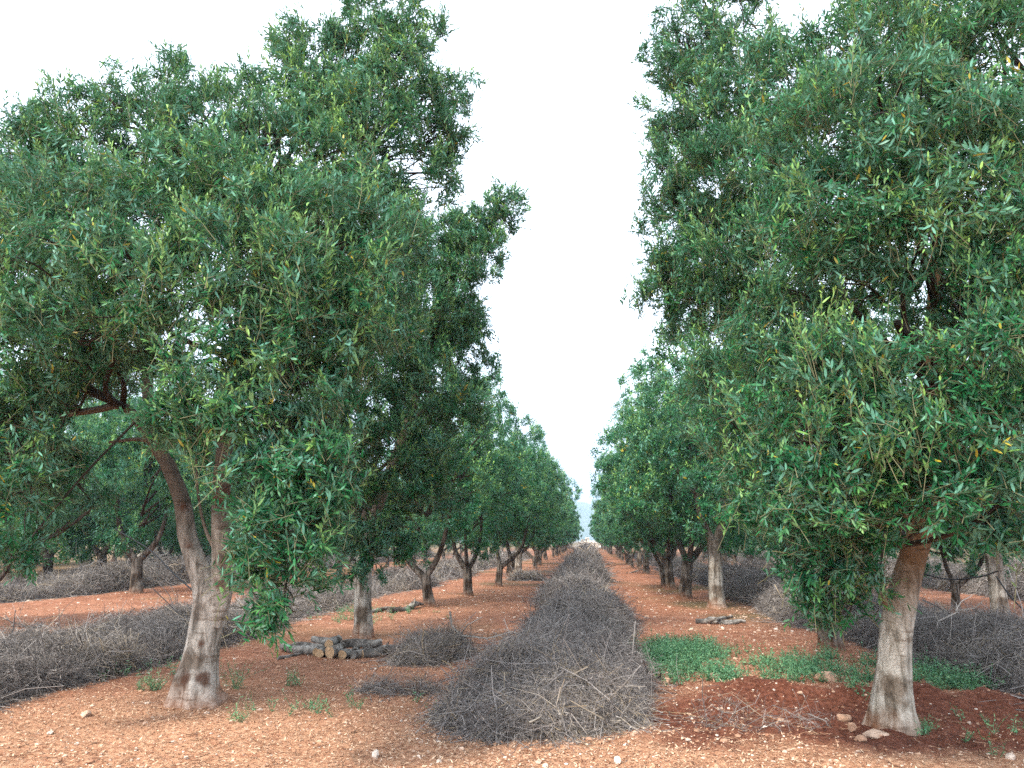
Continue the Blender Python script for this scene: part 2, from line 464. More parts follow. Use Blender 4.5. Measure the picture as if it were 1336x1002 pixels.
# ------------------------------------------------------------------ foliage
def foliage(blobs, seed, L=.074, W=.0086, k=880, per=17, six=True, twl=(.16, .36), stems=True, shoots=.15, spray=9, sig=.045):
    """blobs (cx,cy,cz,r,hang): sprays of twigs that stand out from each clump, leaves in pairs along them"""
    g = np.random.default_rng(seed)
    B = np.asarray([tuple(b) + (0,) * (5 - len(b)) for b in blobs], float)
    cnt = np.maximum(6, (k * B[:, 3] ** 2).astype(int))
    idx = np.repeat(np.arange(len(B)), cnt); n = len(idx)
    u = unit(g.normal(size=(n, 3))); f = g.uniform(0.22, 1, n) ** 0.5
    r = B[idx, 3]
    # twigs gather into sprays, each spray on its own little bough
    sub = g.integers(0, np.maximum(2, cnt[idx] // spray)); first = np.concatenate([[0], np.cumsum(cnt)[:-1]])
    lead = first[idx] + sub
    u = unit(u[lead] + g.normal(size=(n, 3)) * .10); f = f[lead]
    sdir = unit(g.normal(size=(n, 3)) * .55 + u)[lead]
    base = B[idx, :3] + u * (r * f)[:, None] * np.array([1, 1, .88]) + g.normal(size=(n, 3)) * sig
    hang = B[idx, 4][:, None]
    up = np.array([0, 0, 1.0])
    # each clump has a few boughs its twigs follow, so the spray has a grain
    bough = unit(g.normal(size=(len(B), 3)) * [1, 1, .5] + up * .35)[idx]
    d = unit(sdir * .85 + up * (.42 - .45 * hang) + bough * .2 + g.normal(size=(n, 3)) * .45)
    tl = g.uniform(*twl, n)
    sh = g.random(n) < shoots * (1 - hang[:, 0])
    d[sh] = unit(d[sh] * .6 + up * .9); tl[sh] *= 1.55
    bend = g.normal(size=(n, 3)) * .12 + np.array([0, 0, -.02]) - up * hang * .08
    bend[sh] = g.normal(size=(sh.sum(), 3)) * .1
    base -= d * (tl * .45)[:, None]
    pt = lambda t: base[:, None] + (d[:, None] * t[..., None] + bend[:, None] * (t ** 2)[..., None]) * tl[:, None, None]
    buf = Buf()
    if stems:
        t = np.tile(np.linspace(-.12, 1, 4), (n, 1))
        rad = np.tile(np.array([.0030, .0025, .0019, .0010]), (n, 1)) * (L / .09)
        thin_tubes(buf, pt(t), rad, np.stack([g.random(n), np.zeros(n), np.zeros(n)], 1), 1)
    t = (np.arange(per)[None] + g.uniform(0, .8, (n, per))) / per * .93 + .09
    P = pt(t)
    T = unit(d[:, None] + 2 * bend[:, None] * t[..., None])
    a = unit(np.cross(T, g.normal(size=(n, 1, 3)))); b2 = np.cross(T, a)
    ang = np.arange(per)[None] * np.pi + (np.arange(per)[None] // 2) * (np.pi / 2) + g.normal(size=(n, per)) * .5
    out = a * np.cos(ang)[..., None] + b2 * np.sin(ang)[..., None]
    op = g.uniform(.55, 1.15, (n, per)) * (1.12 - .55 * t)
    ld = unit(T * np.cos(op)[..., None] + out * np.sin(op)[..., None] + g.normal(size=(n, per, 3)) * .10)
    nr = unit(T * .7 + up * .65 + g.normal(size=(n, per, 3)) * .38)
    nr = unit(nr - ld * (nr * ld).sum(-1, keepdims=True))
    m = n * per
    LL = (L * g.uniform(.62, 1.2, (n, per)) * (1 - .38 * np.clip(t - .55, 0, 1) / .45)).ravel()
    WW = (W * g.uniform(.8, 1.25, (n, per))).ravel() * (LL / L) ** .5
    tw = np.clip(.35 * g.random(n) + .30 * g.random(n)[lead] + .35 * g.random(len(B))[idx], 0, 1)[:, None]                                # a whole twig is darker or lighter than the next
    tone = np.clip(.6 * tw + .4 * g.random((n, per)), 0, 1).ravel()
    young_pale = np.clip((t - .50) * 1.6, 0, 1) * ((.5 * g.random(n) + .5 * g.random(n)[lead])[:, None] ** 2) * (.15 + 1.5 * g.random(len(B))[idx] ** 1.5)[:, None]
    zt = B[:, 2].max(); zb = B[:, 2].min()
    young_pale *= (.7 + .9 * sstep(.45, .95, (base[:, 2] - zb) / (zt - zb)))[:, None]      # top shoots palest: crown-top highlights put into the leaf tint
    young_pale = np.clip(young_pale, 0, 1)
    young_pale[sh] = np.clip(young_pale[sh] + .35, 0, 1)
    young_pale *= np.where(hang > .5, .75, 1)
    yel = (g.random((n, per)) < .005) | ((g.random(n) < .004)[:, None] & (g.random((n, per)) < .5))
    col = np.stack([tone, young_pale.ravel(), yel.ravel() * g.uniform(.5, 1, m)], 1)
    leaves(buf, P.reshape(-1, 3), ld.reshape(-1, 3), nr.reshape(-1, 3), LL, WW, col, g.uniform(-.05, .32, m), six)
    return buf


def limb_to(buf, start, end, r0, r1, seed, sag=.15, sides=7, rough=.1):
    g = np.random.default_rng(seed)
    s = np.asarray(start, float); e = np.asarray(end, float); L = np.linalg.norm(e - s)
    m1 = s + (e - s) * .33 + g.normal(size=3) * L * .07 + np.array([0, 0, L * sag])
    m2 = s + (e - s) * .68 + g.normal(size=3) * L * .07 + np.array([0, 0, L * sag * .7])
    tube(buf, [s, m1, m2, e], [r0, r0 * .7 + r1 * .3, r0 * .35 + r1 * .65, r1], sides, 14, rough, seed)


# ------------------------------------------------------------------ the hero trees
def hero_tree(name, label, group, base, trunk_paths, forks, blobs, bark, seed, **fk):
    base = np.array([base[0], base[1], float(hgt(base[0], base[1]))])
    e = empty(name, base); tag(e, label, 'tree', group)
    tb = Buf()
    for i, (P, rad, lob) in enumerate(trunk_paths):
        tube(tb, np.asarray(P, float) - base, rad, 40 if i == 0 else 22, None if i else 72, .085 if i == 0 else .10, seed + i, lob)
    tb.obj('trunk', [bark], e, smooth=True)
    bb = Buf()
    forks = np.asarray(forks, float)
    for i, bl in enumerate(blobs):
        c = np.asarray(bl[:3])
        k = np.argmin(np.linalg.norm(forks - c, axis=1) + .5 * np.abs(forks[:, 2] - c[2]))
        g = np.random.default_rng(seed * 91 + i)
        limb_to(bb, forks[k] - base, c - base, .034 if c[2] > forks[k][2] else .017, .007, seed * 50 + i, .04 if c[2] > forks[k][2] else .16)
        for q in range(4):
            limb_to(bb, c - base - (c - forks[k]) * g.uniform(.05, .3), c - base + unit(g.normal(size=3)) * bl[3] * .8, .011, .003, seed * 77 + i * 5 + q, .03, 5)
    bb.obj('branches', [BARK_C], e, smooth=True)
    fb = foliage([(*(np.asarray(b[:3]) - base), *b[3:]) for b in blobs], seed, **fk)
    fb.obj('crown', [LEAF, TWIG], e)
    return e


def px(lst):
    out = []
    for b in lst:
        p = at(b[0], b[1], b[2]); out.append((p[0], p[1], p[2], b[3]) + tuple(b[4:]))
    return out


# first tree of the left row
B1 = gnd(258, 922)
Y1 = B1[1]
BARK_1 = bark_material('bark_scarred', (.27, .24, .20), (.50, .46, .40), (.16, .128, .098), 1.2, 2.0,
                       scars=[(*(at(268, 893, Y1 - .2) - B1), .10), (*(at(240, 890, Y1 - .2) - B1), .05), (*(at(262, 845, Y1 - .17) - B1), .03), (*(at(284, 765, Y1 - .13) - B1), .06), (*(at(245, 715, Y1 - .1) - B1), .06), (*(at(289, 655, Y1 - .1) - B1), .10), (*(at(238, 665, Y1) - B1), .05)])
t1 = [
    ([B1 - [0, 0, .06], at(256, 900, Y1), at(263, 860, Y1), at(270, 815, Y1), at(271, 775, Y1), at(259, 740, Y1), at(245, 700, Y1 + .05), at(236, 650, Y1 + .1), at(214, 595, Y1 + .15), at(196, 540, Y1 + .3), at(190, 470, Y1 + .5)], [.32, .225, .172, .158, .145, .105, .092, .085, .072, .062, .05], .30),
    ([at(278, 815, Y1), at(291, 750, Y1 - .02), at(288, 690, Y1 - .05), at(289, 630, Y1), at(296, 560, Y1 + .1), at(310, 470, Y1 + .2), at(330, 360, Y1 + .3)], [.12, .115, .095, .09, .08, .07, .05], 0),
    ([at(214, 600, Y1 + .15), at(188, 560, Y1 + .1), at(160, 530, Y1), at(125, 535, Y1 - .1), at(60, 545, Y1 - .2), at(0, 560, Y1 - .3)], [.07, .055, .045, .038, .03, .015], 0),
    ([at(205, 578, Y1 + .15), at(180, 573, Y1), at(142, 577, Y1 - .1)], [.03, .022, .012], 0),
    ([at(285, 725, Y1), at(268, 690, Y1 - .1), at(258, 640, Y1 - .1), at(256, 580, Y1 - .1)], [.022, .015, .012, .008], 0),
]
f1 = [at(100, 540, Y1 - .1), at(20, 556, Y1 - .25), at(160, 531, Y1), at(190, 470, Y1 + .5), at(330, 360, Y1 + .3), at(296, 560, Y1 + .1), at(200, 545, Y1 + .3), at(310, 470, Y1 + .2), at(330, 280, Y1 + .4), at(180, 380, Y1 + .5)]
b1 = px([
    (25, 205, 6.9, .55), (100, 175, 6.6, .55), (180, 160, 7.0, .55), (262, 150, 6.6, .55), (325, 135, 7.2, .45), (345, 175, 6.2, .5), (60, 240, 7.4, .6), (230, 210, 7.4, .7),
    (402, 85, 7.2, .48), (388, 55, 7.3, .3), (450, 45, 7.3, .35), (595, 115, 7.7, .3), (400, 130, 6.9, .45), (520, 110, 7.3, .5), (455, 115, 7.0, .45), (425, 165, 6.6, .55), (485, 70, 7.3, .45), (535, 60, 7.6, .42), (555, 125, 7.6, .42), (495, 160, 6.9, .6), (560, 185, 7.7, .42), (440, 235, 6.3, .6), (540, 235, 7.3, .42), (590, 170, 7.6, .28), (585, 225, 7.5, .25), (500, 15, 7.4, .35), (555, 30, 7.7, .3),
    (0, 270, 6.1, .7), (90, 275, 5.7, .65), (185, 265, 5.4, .65), (280, 265, 5.6, .65), (360, 275, 5.5, .6), (450, 315, 5.6, .65), (505, 305, 6.5, .5),
    (0, 370, 5.8, .65), (80, 365, 5.3, .55), (165, 360, 5.1, .55), (255, 365, 5.0, .6), (345, 375, 5.0, .55), (425, 390, 5.3, .55), (490, 400, 6.2, .5),
    (25, 455, 5.6, .45), (95, 435, 5.4, .38), (300, 460, 5.0, .45), (385, 470, 5.0, .48), (440, 465, 5.5, .4),
    (235, 540, 5.2, .33), (300, 555, 5.0, .38), (375, 560, 5.0, .38, .4), (425, 530, 5.3, .32), (330, 635, 4.9, .34, .5), (385, 635, 5.0, .36, .5), (430, 600, 5.1, .3, .5), (345, 695, 4.9, .31, .6), (395, 690, 5.0, .30, .6), (350, 750, 5.0, .27, .7), (392, 745, 5.05, .22, .7), (335, 685, 5.1, .22, .7), (335, 790, 5.05, .15, .8), (370, 790, 5.05, .13, .8), (240, 545, 5.3, .25, .2), (410, 640, 5.1, .3, .5), (430, 680, 5.2, .2, .7),
    (15, 600, 5.6, .40, .5), (8, 680, 5.6, .30, .8), (-40, 560, 5.8, .5), (30, 520, 6.0, .4, .3), (45, 640, 6.2, .28, .8), (25, 720, 5.7, .16, 1), (75, 590, 7.6, .4, .4), (60, 500, 7.2, .4), (130, 480, 7.4, .32), (30, 560, 7.6, .5, .3), (110, 640, 8.0, .3, .8), (60, 680, 7.8, .3, .8),
    (140, 450, 6.5, .32), (190, 462, 6.3, .28), (85, 465, 6.3, .3), (150, 118, 6.9, .35), (235, 112, 6.9, .35), (60, 160, 6.9, .35),
    (110, 430, 7.6, .42), (185, 420, 7.9, .38), (55, 425, 7.2, .42), (150, 490, 8.3, .34), (215, 470, 8.0, .36), (20, 420, 6.8, .4), (90, 500, 8.2, .35),
    (100, 260, 8.4, .9), (260, 240, 8.6, .9), (400, 300, 8.4, .85), (0, 340, 8.0, .9), (180, 360, 8.0, .6), (350, 400, 8.0, .7), (470, 400, 7.8, .7), (420, 500, 7.6, .5), (470, 230, 8.2, .6),
    (-100, 250, 6.6, .8), (-100, 380, 6.2, .8), (-110, 480, 6.4, .6), (-200, 330, 7.2, .9),
])
hero_tree('olive_tree', 'big olive tree with grey forked trunk beside left windrow, leaves hanging before its trunk', 'olive trees of the row left of the central brush windrow',
          B1, t1, f1, b1, BARK_1, 101)

# second tree of the left row
B2 = gnd(474, 834)
Y2 = B2[1]
t2 = [
    ([B2 - [0, 0, .06], at(474, 815, Y2), at(473, 780, Y2), at(474, 745, Y2), at(476, 700, Y2), at(486, 620, Y2)], [.19, .152, .14, .135, .12, .09], .12),
    ([at(475, 720, Y2), at(460, 660, Y2), at(440, 580, Y2), at(430, 480, Y2)], [.12, .10, .08, .05], 0),
    ([at(478, 710, Y2), at(500, 640, Y2), at(530, 560, Y2 + .2), at(560, 460, Y2), at(600, 340, Y2)], [.12, .10, .08, .06, .04], 0),
]
f2 = [at(486, 620, Y2), at(430, 480, Y2), at(560, 460, Y2), at(530, 560, Y2 + .2), at(600, 340, Y2), at(560, 360, Y2)]
b2 = px([
    (660, 270, 11.3, .38), (640, 290, 11.3, .4), (615, 285, 11.3, .45), (640, 330, 11.2, .35), (585, 305, 11.1, .5), (545, 330, 11.0, .6), (610, 345, 11.0, .55), (580, 395, 10.8, .65), (610, 405, 11.2, .35), (600, 440, 11.2, .5), (545, 440, 10.6, .7), (500, 380, 11.0, .7),
    (500, 480, 10.4, .7), (560, 505, 10.3, .65), (598, 540, 10.7, .5), (510, 570, 10.1, .6), (465, 550, 10.2, .6), (560, 590, 10.3, .5), (520, 640, 10.1, .45, .3), (470, 640, 10.1, .42, .5), (440, 620, 10.3, .4), (480, 690, 10.2, .42, .6), (510, 700, 10.3, .34, .7), (450, 700, 10.3, .34, .7), (485, 740, 10.3, .26, .8), (520, 735, 10.4, .18, .8), (455, 740, 10.4, .18, .8), (545, 655, 10.4, .35, .5), (575, 640, 10.6, .3, .5),
    (595, 425, 11.9, .6), (585, 350, 12.0, .6), (600, 310, 11.9, .45), (625, 310, 11.8, .35), (615, 480, 12.2, .5), (555, 400, 12, .7),
    (480, 400, 12.4, .9), (420, 480, 12.2, .9), (545, 480, 13, .8), (470, 310, 12.2, .9), (400, 400, 12, .9), (400, 560, 11.8, .7), (380, 330, 12.4, .9), (560, 560, 13, .7), (440, 600, 13, .7), (540, 310, 12.6, .6),
])
hero_tree('olive_tree', 'olive tree with straight grey trunk rising behind the log pile with pale sawn ends', 'olive trees of the row left of the central brush windrow',
          B2, t2, f2, b2, BARK_A, 202, k=760, L=.082, W=.0100)

# first tree of the right row
B3 = gnd(1165, 943)
Y3 = B3[1]
t3 = [
    ([B3 - [0, 0, .06], at(1165, 915, Y3), at(1167, 870, Y3), at(1171, 820, Y3), at(1178, 780, Y3), at(1188, 740, Y3), at(1200, 695, Y3)], [.215, .172, .143, .138, .134, .118, .105], .20),
    ([at(1190, 735, Y3), at(1205, 680, Y3), at(1215, 600, Y3 + .1), at(1216, 500, Y3 + .1), at(1218, 400, Y3 + .2), at(1225, 280, Y3 + .3)], [.11, .10, .085, .075, .065, .05], 0),
    ([at(1186, 750, Y3), at(1186, 690, Y3), at(1165, 620, Y3 + .3), at(1120, 520, Y3 + .6), at(1070, 400, Y3 + 1), at(1040, 280, Y3 + 1.2)], [.09, .085, .075, .065, .055, .04], 0),
    ([at(1170, 800, Y3), at(1150, 770, Y3 - .1), at(1135, 730, Y3 - .2), at(1120, 680, Y3 - .3)], [.07, .045, .035, .02], 0),
    ([at(1215, 600, Y3 + .1), at(1260, 500, Y3), at(1310, 380, Y3), at(1350, 250, Y3)], [.06, .05, .045, .03], 0),
]
f3 = [at(1225, 280, Y3 + .3), at(1218, 400, Y3 + .2), at(1216, 500, Y3 + .1), at(1120, 520, Y3 + .6), at(1070, 400, Y3 + 1), at(1040, 280, Y3 + 1.2), at(1125, 690, Y3 - .3), at(1310, 380, Y3), at(1350, 250, Y3), at(1210, 640, Y3)]
b3 = px([
    (895, 50, 8.2, .55), (885, 130, 8.2, .55), (895, 215, 8.2, .55), (888, 300, 8.2, .55), (892, 390, 8.3, .55), (955, 35, 7.8, .5), (960, 120, 7.6, .55), (955, 220, 7.6, .55), (950, 320, 7.6, .55), (945, 410, 8, .55), (1015, 110, 7, .6), (1010, 215, 6.9, .55), (1005, 320, 7, .55), (900, -40, 8.3, .4), (970, -40, 8, .45),
    (905, 90, 8.7, .5), (900, 190, 8.7, .5), (905, 270, 8.8, .5), (900, 350, 8.7, .5), (940, 170, 8.7, .5), (935, 300, 8.6, .5), (920, 400, 8.8, .5), (990, 270, 8.2, .5), (1000, 160, 8.2, .5),
    (860, 170, 8.3, .2), (858, 260, 8.3, .2), (862, 345, 8.3, .2), (856, 215, 8.3, .16),
    (1065, 95, 6.2, .45), (1150, 65, 6.0, .6), (1240, 50, 6.3, .6), (1320, 40, 6.2, .6), (1160, -40, 6.5, .6), (1250, -70, 6.6, .7), (1340, -80, 6.4, .7),
    (1080, 175, 5.3, .55), (1165, 165, 5.0, .55), (1250, 185, 5.0, .5), (1325, 165, 5.0, .55), (1075, 280, 5.3, .48), (1155, 270, 5.0, .45), (1245, 285, 4.9, .45), (1330, 290, 5, .55), (1120, 335, 5.2, .25), (1190, 340, 5.0, .25),
    (1295, 385, 4.8, .4), (1045, 385, 6.0, .38), (1340, 390, 5.2, .5), (1255, 400, 5.4, .2),
    (1095, 480, 4.9, .38), (1175, 490, 4.8, .32), (1260, 475, 4.7, .38), (1330, 475, 4.8, .45), (1040, 520, 5.2, .4), (1100, 570, 4.9, .4), (1185, 565, 4.8, .38), (1270, 570, 4.7, .38), (1340, 570, 4.9, .45),
    (1000, 455, 6.2, .5), (985, 560, 6.2, .45), (950, 480, 7.2, .5), (1010, 640, 5.7, .35, .4), (1080, 645, 5.2, .36, .4), (1155, 640, 5.0, .32, .5), (1250, 645, 4.8, .3, .6), (1320, 650, 4.8, .33, .6), (1040, 695, 5.5, .28, .8), (1100, 700, 5.3, .28, .8), (1085, 765, 5.5, .26, .7), (1125, 740, 5.6, .26, .7), (1060, 740, 5.7, .25, .7), (1100, 800, 5.7, .17, .8), (1070, 790, 5.7, .16, .8), (1120, 790, 5.8, .13, .8), (1330, 690, 4.9, .22, .9), (1300, 690, 4.9, .12, 1),
    (1150, 385, 8.0, .42), (1085, 405, 7.8, .42), (1235, 425, 7.6, .38), (1180, 455, 7.9, .32), (1020, 400, 7.8, .45), (1260, 350, 7.6, .5), (1130, 320, 7.8, .5),
    (1100, 200, 8, .85), (1200, 190, 8, .9), (1300, 250, 8, .9), (1310, 450, 8, .8), (1050, 560, 7.6, .7), (950, 530, 8.4, .6), (1010, 630, 7.6, .5), (1150, 560, 7.6, .55), (1250, 570, 7.6, .6), (1180, 100, 8, .8),
    (1420, 200, 6.2, .8), (1430, 350, 6, .8), (1430, 500, 6, .7), (1480, 280, 7.5, .9),
])
hero_tree('olive_tree', 'big olive tree with pale smooth trunk standing in dark dug soil', 'olive trees of the row right of the central brush windrow',
          B3, t3, f3, b3, BARK_B, 303)


# ------------------------------------------------------------------ trees of the rows
def proto_blobs(g, H=6.3, rad=2.1, ry=2.45, zlow=1.25, n=52):
    out = []
    zc = (H + zlow) / 2 + .1; rz = (H - zlow) / 2
    for i in range(n):
        th = i * 2.39996 + g.uniform(-.3, .3)
        f = (i + .5) / n
        cz = 1 - 2 * f
        s = math.sqrt(max(0, 1 - cz * cz)) ** .8
        k = g.uniform(.58, .92)
        r = g.uniform(.42, .75)
        out.append((math.cos(th) * s * rad * k, math.sin(th) * s * ry * k, zc + cz * rz * .86 * (k + .06), r, .55 if cz < -.55 else 0))
    for i in range(9):
        p = unit(g.normal(size=3)) * g.uniform(0, .45)
        out.append((p[0] * rad, p[1] * ry, zc + p[2] * rz, .8, 0))
    for i in range(5):                                   # leaders that stick out of the top
        th = g.uniform(0, 6.28)
        out.append((math.cos(th) * rad * .5, math.sin(th) * ry * .5, H - g.uniform(-.15, .35), g.uniform(.2, .35), 0))
    return out


def proto_trunk(g, style, H=6.3):
    """style: list of limb leans from the fork"""
    b = Buf(); s = int(g.integers(1, 9999))
    lean = style['lean']; fz = style['fork']; r = style['r']
    top = np.array([lean[0], lean[1], fz])
    tube(b, [(0, 0, -.06), (lean[0] * .15, lean[1] * .15, .15), (lean[0] * .55, lean[1] * .55, fz * .55), top], [r * 1.55, r * 1.12, r, r * .98], 16, 20, .08, s, .22)
    for k, (dx, dy, dz) in enumerate(style['limbs']):
        e = top + np.array([dx, dy, dz])
        m = top + np.array([dx * .62, dy * .62, dz * .38])
        q = e + np.array([dx * .35, dy * .35, 1.3])
        rr = r * (.72 - .08 * k)
        tube(b, [top - (0, 0, .12), m, e, q], [rr, rr * .82, rr * .62, rr * .3], 10, 18, .12, s + k + 1)
    for k in range(10):
        th = g.uniform(0, 6.28); z = g.uniform(2.0, H - 1)
        st = top + np.array([0, 0, 1.0]) * (z - fz) * .5
        limb_to(b, st, (math.cos(th) * 1.5, math.sin(th) * 1.6, z), .035, .008, s + 40 + k, .05, 6)
    return b


STYLES = [
    dict(lean=(-.12, 0, ), fork=.75, r=.125, limbs=[(-.75, .1, .95), (.55, -.1, 1.2)]),
    dict(lean=(-.04, 0), fork=.85, r=.13, limbs=[(-.45, .1, .7), (.35, .1, .8), (0, -.4, .9)]),
    dict(lean=(.08, 0), fork=.8, r=.115, limbs=[(.85, -.1, .75), (-.2, .2, 1.1)]),
    dict(lean=(.02, .05), fork=1.5, r=.16, limbs=[(.3, .1, .9), (-.35, -.1, .9)]),
    dict(lean=(-.1, .05), fork=.9, r=.14, limbs=[(-.5, -.2, 1.), (.5, .2, .75)]),
    dict(lean=(.12, 0), fork=1.0, r=.14, limbs=[(.5, .1, .6), (-.3, .3, 1.), (.1, -.5, .9)]),
]
CROWN_MID, CROWN_FAR, TRUNKS, BRANCHES = [], [], [], []
for i in range(5):
    g = np.random.default_rng(500 + i)
    bl = proto_blobs(g, H=(6.6, 7.0, 6.3, 6.8, 6.5)[i], rad=(2.2, 2.35, 2.4, 2.15, 2.3)[i], zlow=(1.1, .95, 1.05, 1.15, .9)[i])
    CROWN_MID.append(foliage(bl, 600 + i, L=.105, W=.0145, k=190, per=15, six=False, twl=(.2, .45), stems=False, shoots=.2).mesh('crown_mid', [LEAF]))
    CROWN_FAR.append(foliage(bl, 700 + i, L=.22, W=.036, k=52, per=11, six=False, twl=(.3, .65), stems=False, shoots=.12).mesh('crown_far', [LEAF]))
for i, st in enumerate(STYLES):
    TRUNKS.append(proto_trunk(np.random.default_rng(800 + i), st).mesh('trunk', [BARK_C], True))
TRUNK_PALE = proto_trunk(np.random.default_rng(803), STYLES[3]).mesh('trunk', [BARK_A], True)


def row_tree(x, y, label, group, style, crown, scale=1.0, rz=0.0, far=False, pale=False, sx=1.0, name='olive_tree', drop=0.0):
    e = empty(name, (x, y, float(hgt(x, y)))); tag(e, label, 'tree', group)
    t = bpy.data.objects.new('trunk', TRUNK_PALE if pale else TRUNKS[style]); C.objects.link(t); t.parent = e
    c = bpy.data.objects.new('crown', (CROWN_FAR if far else CROWN_MID)[crown]); C.objects.link(c); c.parent = e
    c.rotation_euler.z = rz; c.location.z = -drop
    e.scale = (scale * sx, scale, scale)
    return e


GL = 'olive trees of the row left of the central brush windrow'
GR = 'olive trees of the row right of the central brush windrow'
GLL = 'olive trees of the rows beyond the left brush windrow'
GRR = 'olive trees of the rows beyond the right brush windrow'
pi = math.pi
near = [
    # u, v of the foot, label, group, style, crown, scale, turn, pale
    (560, 793, 'olive tree with V-shaped dark trunk leaning left behind a fallen grey log', GL, 0, 0, 1.0, 0.2, False),
    (611, 778, 'olive tree with short dark trunk forking low, next after the V-trunked tree', GL, 1, 1, .98, pi, False),
    (650, 765, 'olive tree whose dark limb reaches out towards the central windrow', GL, 2, 2, .98, 0.4, False),
    (676, 752, 'olive tree with pale trunk standing behind the small heap of green cut branches', GL, 3, 3, 1.0, pi, True),
    (936, 793, 'olive tree with straight pale column of a trunk behind the small stick pile', GR, 3, 4, 1.06, pi - .3, True),
    (894, 781, 'olive tree with dark trunk dividing into thick limbs, left of the pale column trunk', GR, 5, 0, 1.1, pi + .2, False),
    (875, 768, 'olive tree with slim Y-shaped trunk just behind the dark divided trunk', GR, 1, 3, 1.12, 0.3, False),
    (1308, 812, 'olive tree with thin grey leaning trunk beyond the right brush windrow', GRR, 3, 2, .92, 1.0, True),
    (177, 777, 'olive tree with dark many-forked trunk between the two left brush windrows', GLL, 4, 1, 1.15, 0.6, False),
]
for (u, v, lab, grp, st, cr, sc, rz, pale) in near:
    p = gnd(u, v)
    row_tree(p[0], p[1], lab, grp, st, cr, sc, rz, False, pale, drop=.25)
p = at(1085, 835, 12.0)
row_tree(p[0], 12.0, 'olive tree mostly hidden behind the big pale-trunked tree on the right', GR, 4, 1, 1.0, 2.0, False, False)

g = np.random.default_rng(9)


def row(X, y0, y1, step, label, group, lod=55, jit=.4, skip=(), big=1.0):
    y = y0; k = 0
    while y < y1:
        st, cr = int(g.integers(0, 6)), int(g.integers(0, 5))
        x = X + g.uniform(-jit, jit)
        yy = y + g.uniform(-.5, .5)
        cam_az = math.degrees(math.atan2(x, yy)) + 6
        if abs(cam_az) < 46 and k not in skip:
            row_tree(x, yy, label, group, st, cr, big * g.uniform(.76, 1.16), g.choice([0, pi]) + g.uniform(-.3, .3), yy > lod, sx=g.uniform(.84, 1.1), drop=1.0 if abs(X) > 14 else (.6 if abs(X) > 6 else .25))
        y += step; k += 1


row(-3.5, 34.5, 150, 4.6, 'small far olive tree among those lining the left side of the central windrow', GL)
row(2.75, 27.5, 150, 4.6, 'small far olive tree among those lining the right side of the central windrow', GR)
row(8.3, 18.8, 110, 4.8, 'shaded olive tree beyond the right brush windrow, seen between nearer trunks', GRR)
row(15.5, 15, 90, 5.0, 'shaded olive tree beyond the right brush windrow, seen between nearer trunks', GRR, 40)
row(23.5, 22, 90, 5.2, 'shaded olive tree beyond the right brush windrow, seen between nearer trunks', GRR, 30)
row(-11.8, 13.6, 16, 4.9, 'olive tree at the left picture edge, crown hanging over the left brush windrow', GLL)
row(-11.8, 25, 110, 4.9, 'shaded olive tree beyond the left brush windrow, seen between nearer trunks', GLL)
row(-20.5, 19, 90, 3.9, 'shaded olive tree beyond the left brush windrow, seen between nearer trunks', GLL, 45, big=1.3)
row(-28.5, 26, 95, 4.0, 'shaded olive tree beyond the left brush windrow, seen between nearer trunks', GLL, 30, big=1.3)
row(-37, 34, 95, 4.4, 'shaded olive tree beyond the left brush windrow, seen between nearer trunks', GLL, 30, big=1.3)
row(32, 30, 90, 5.2, 'shaded olive tree beyond the right brush windrow, seen between nearer trunks', GRR, 30)


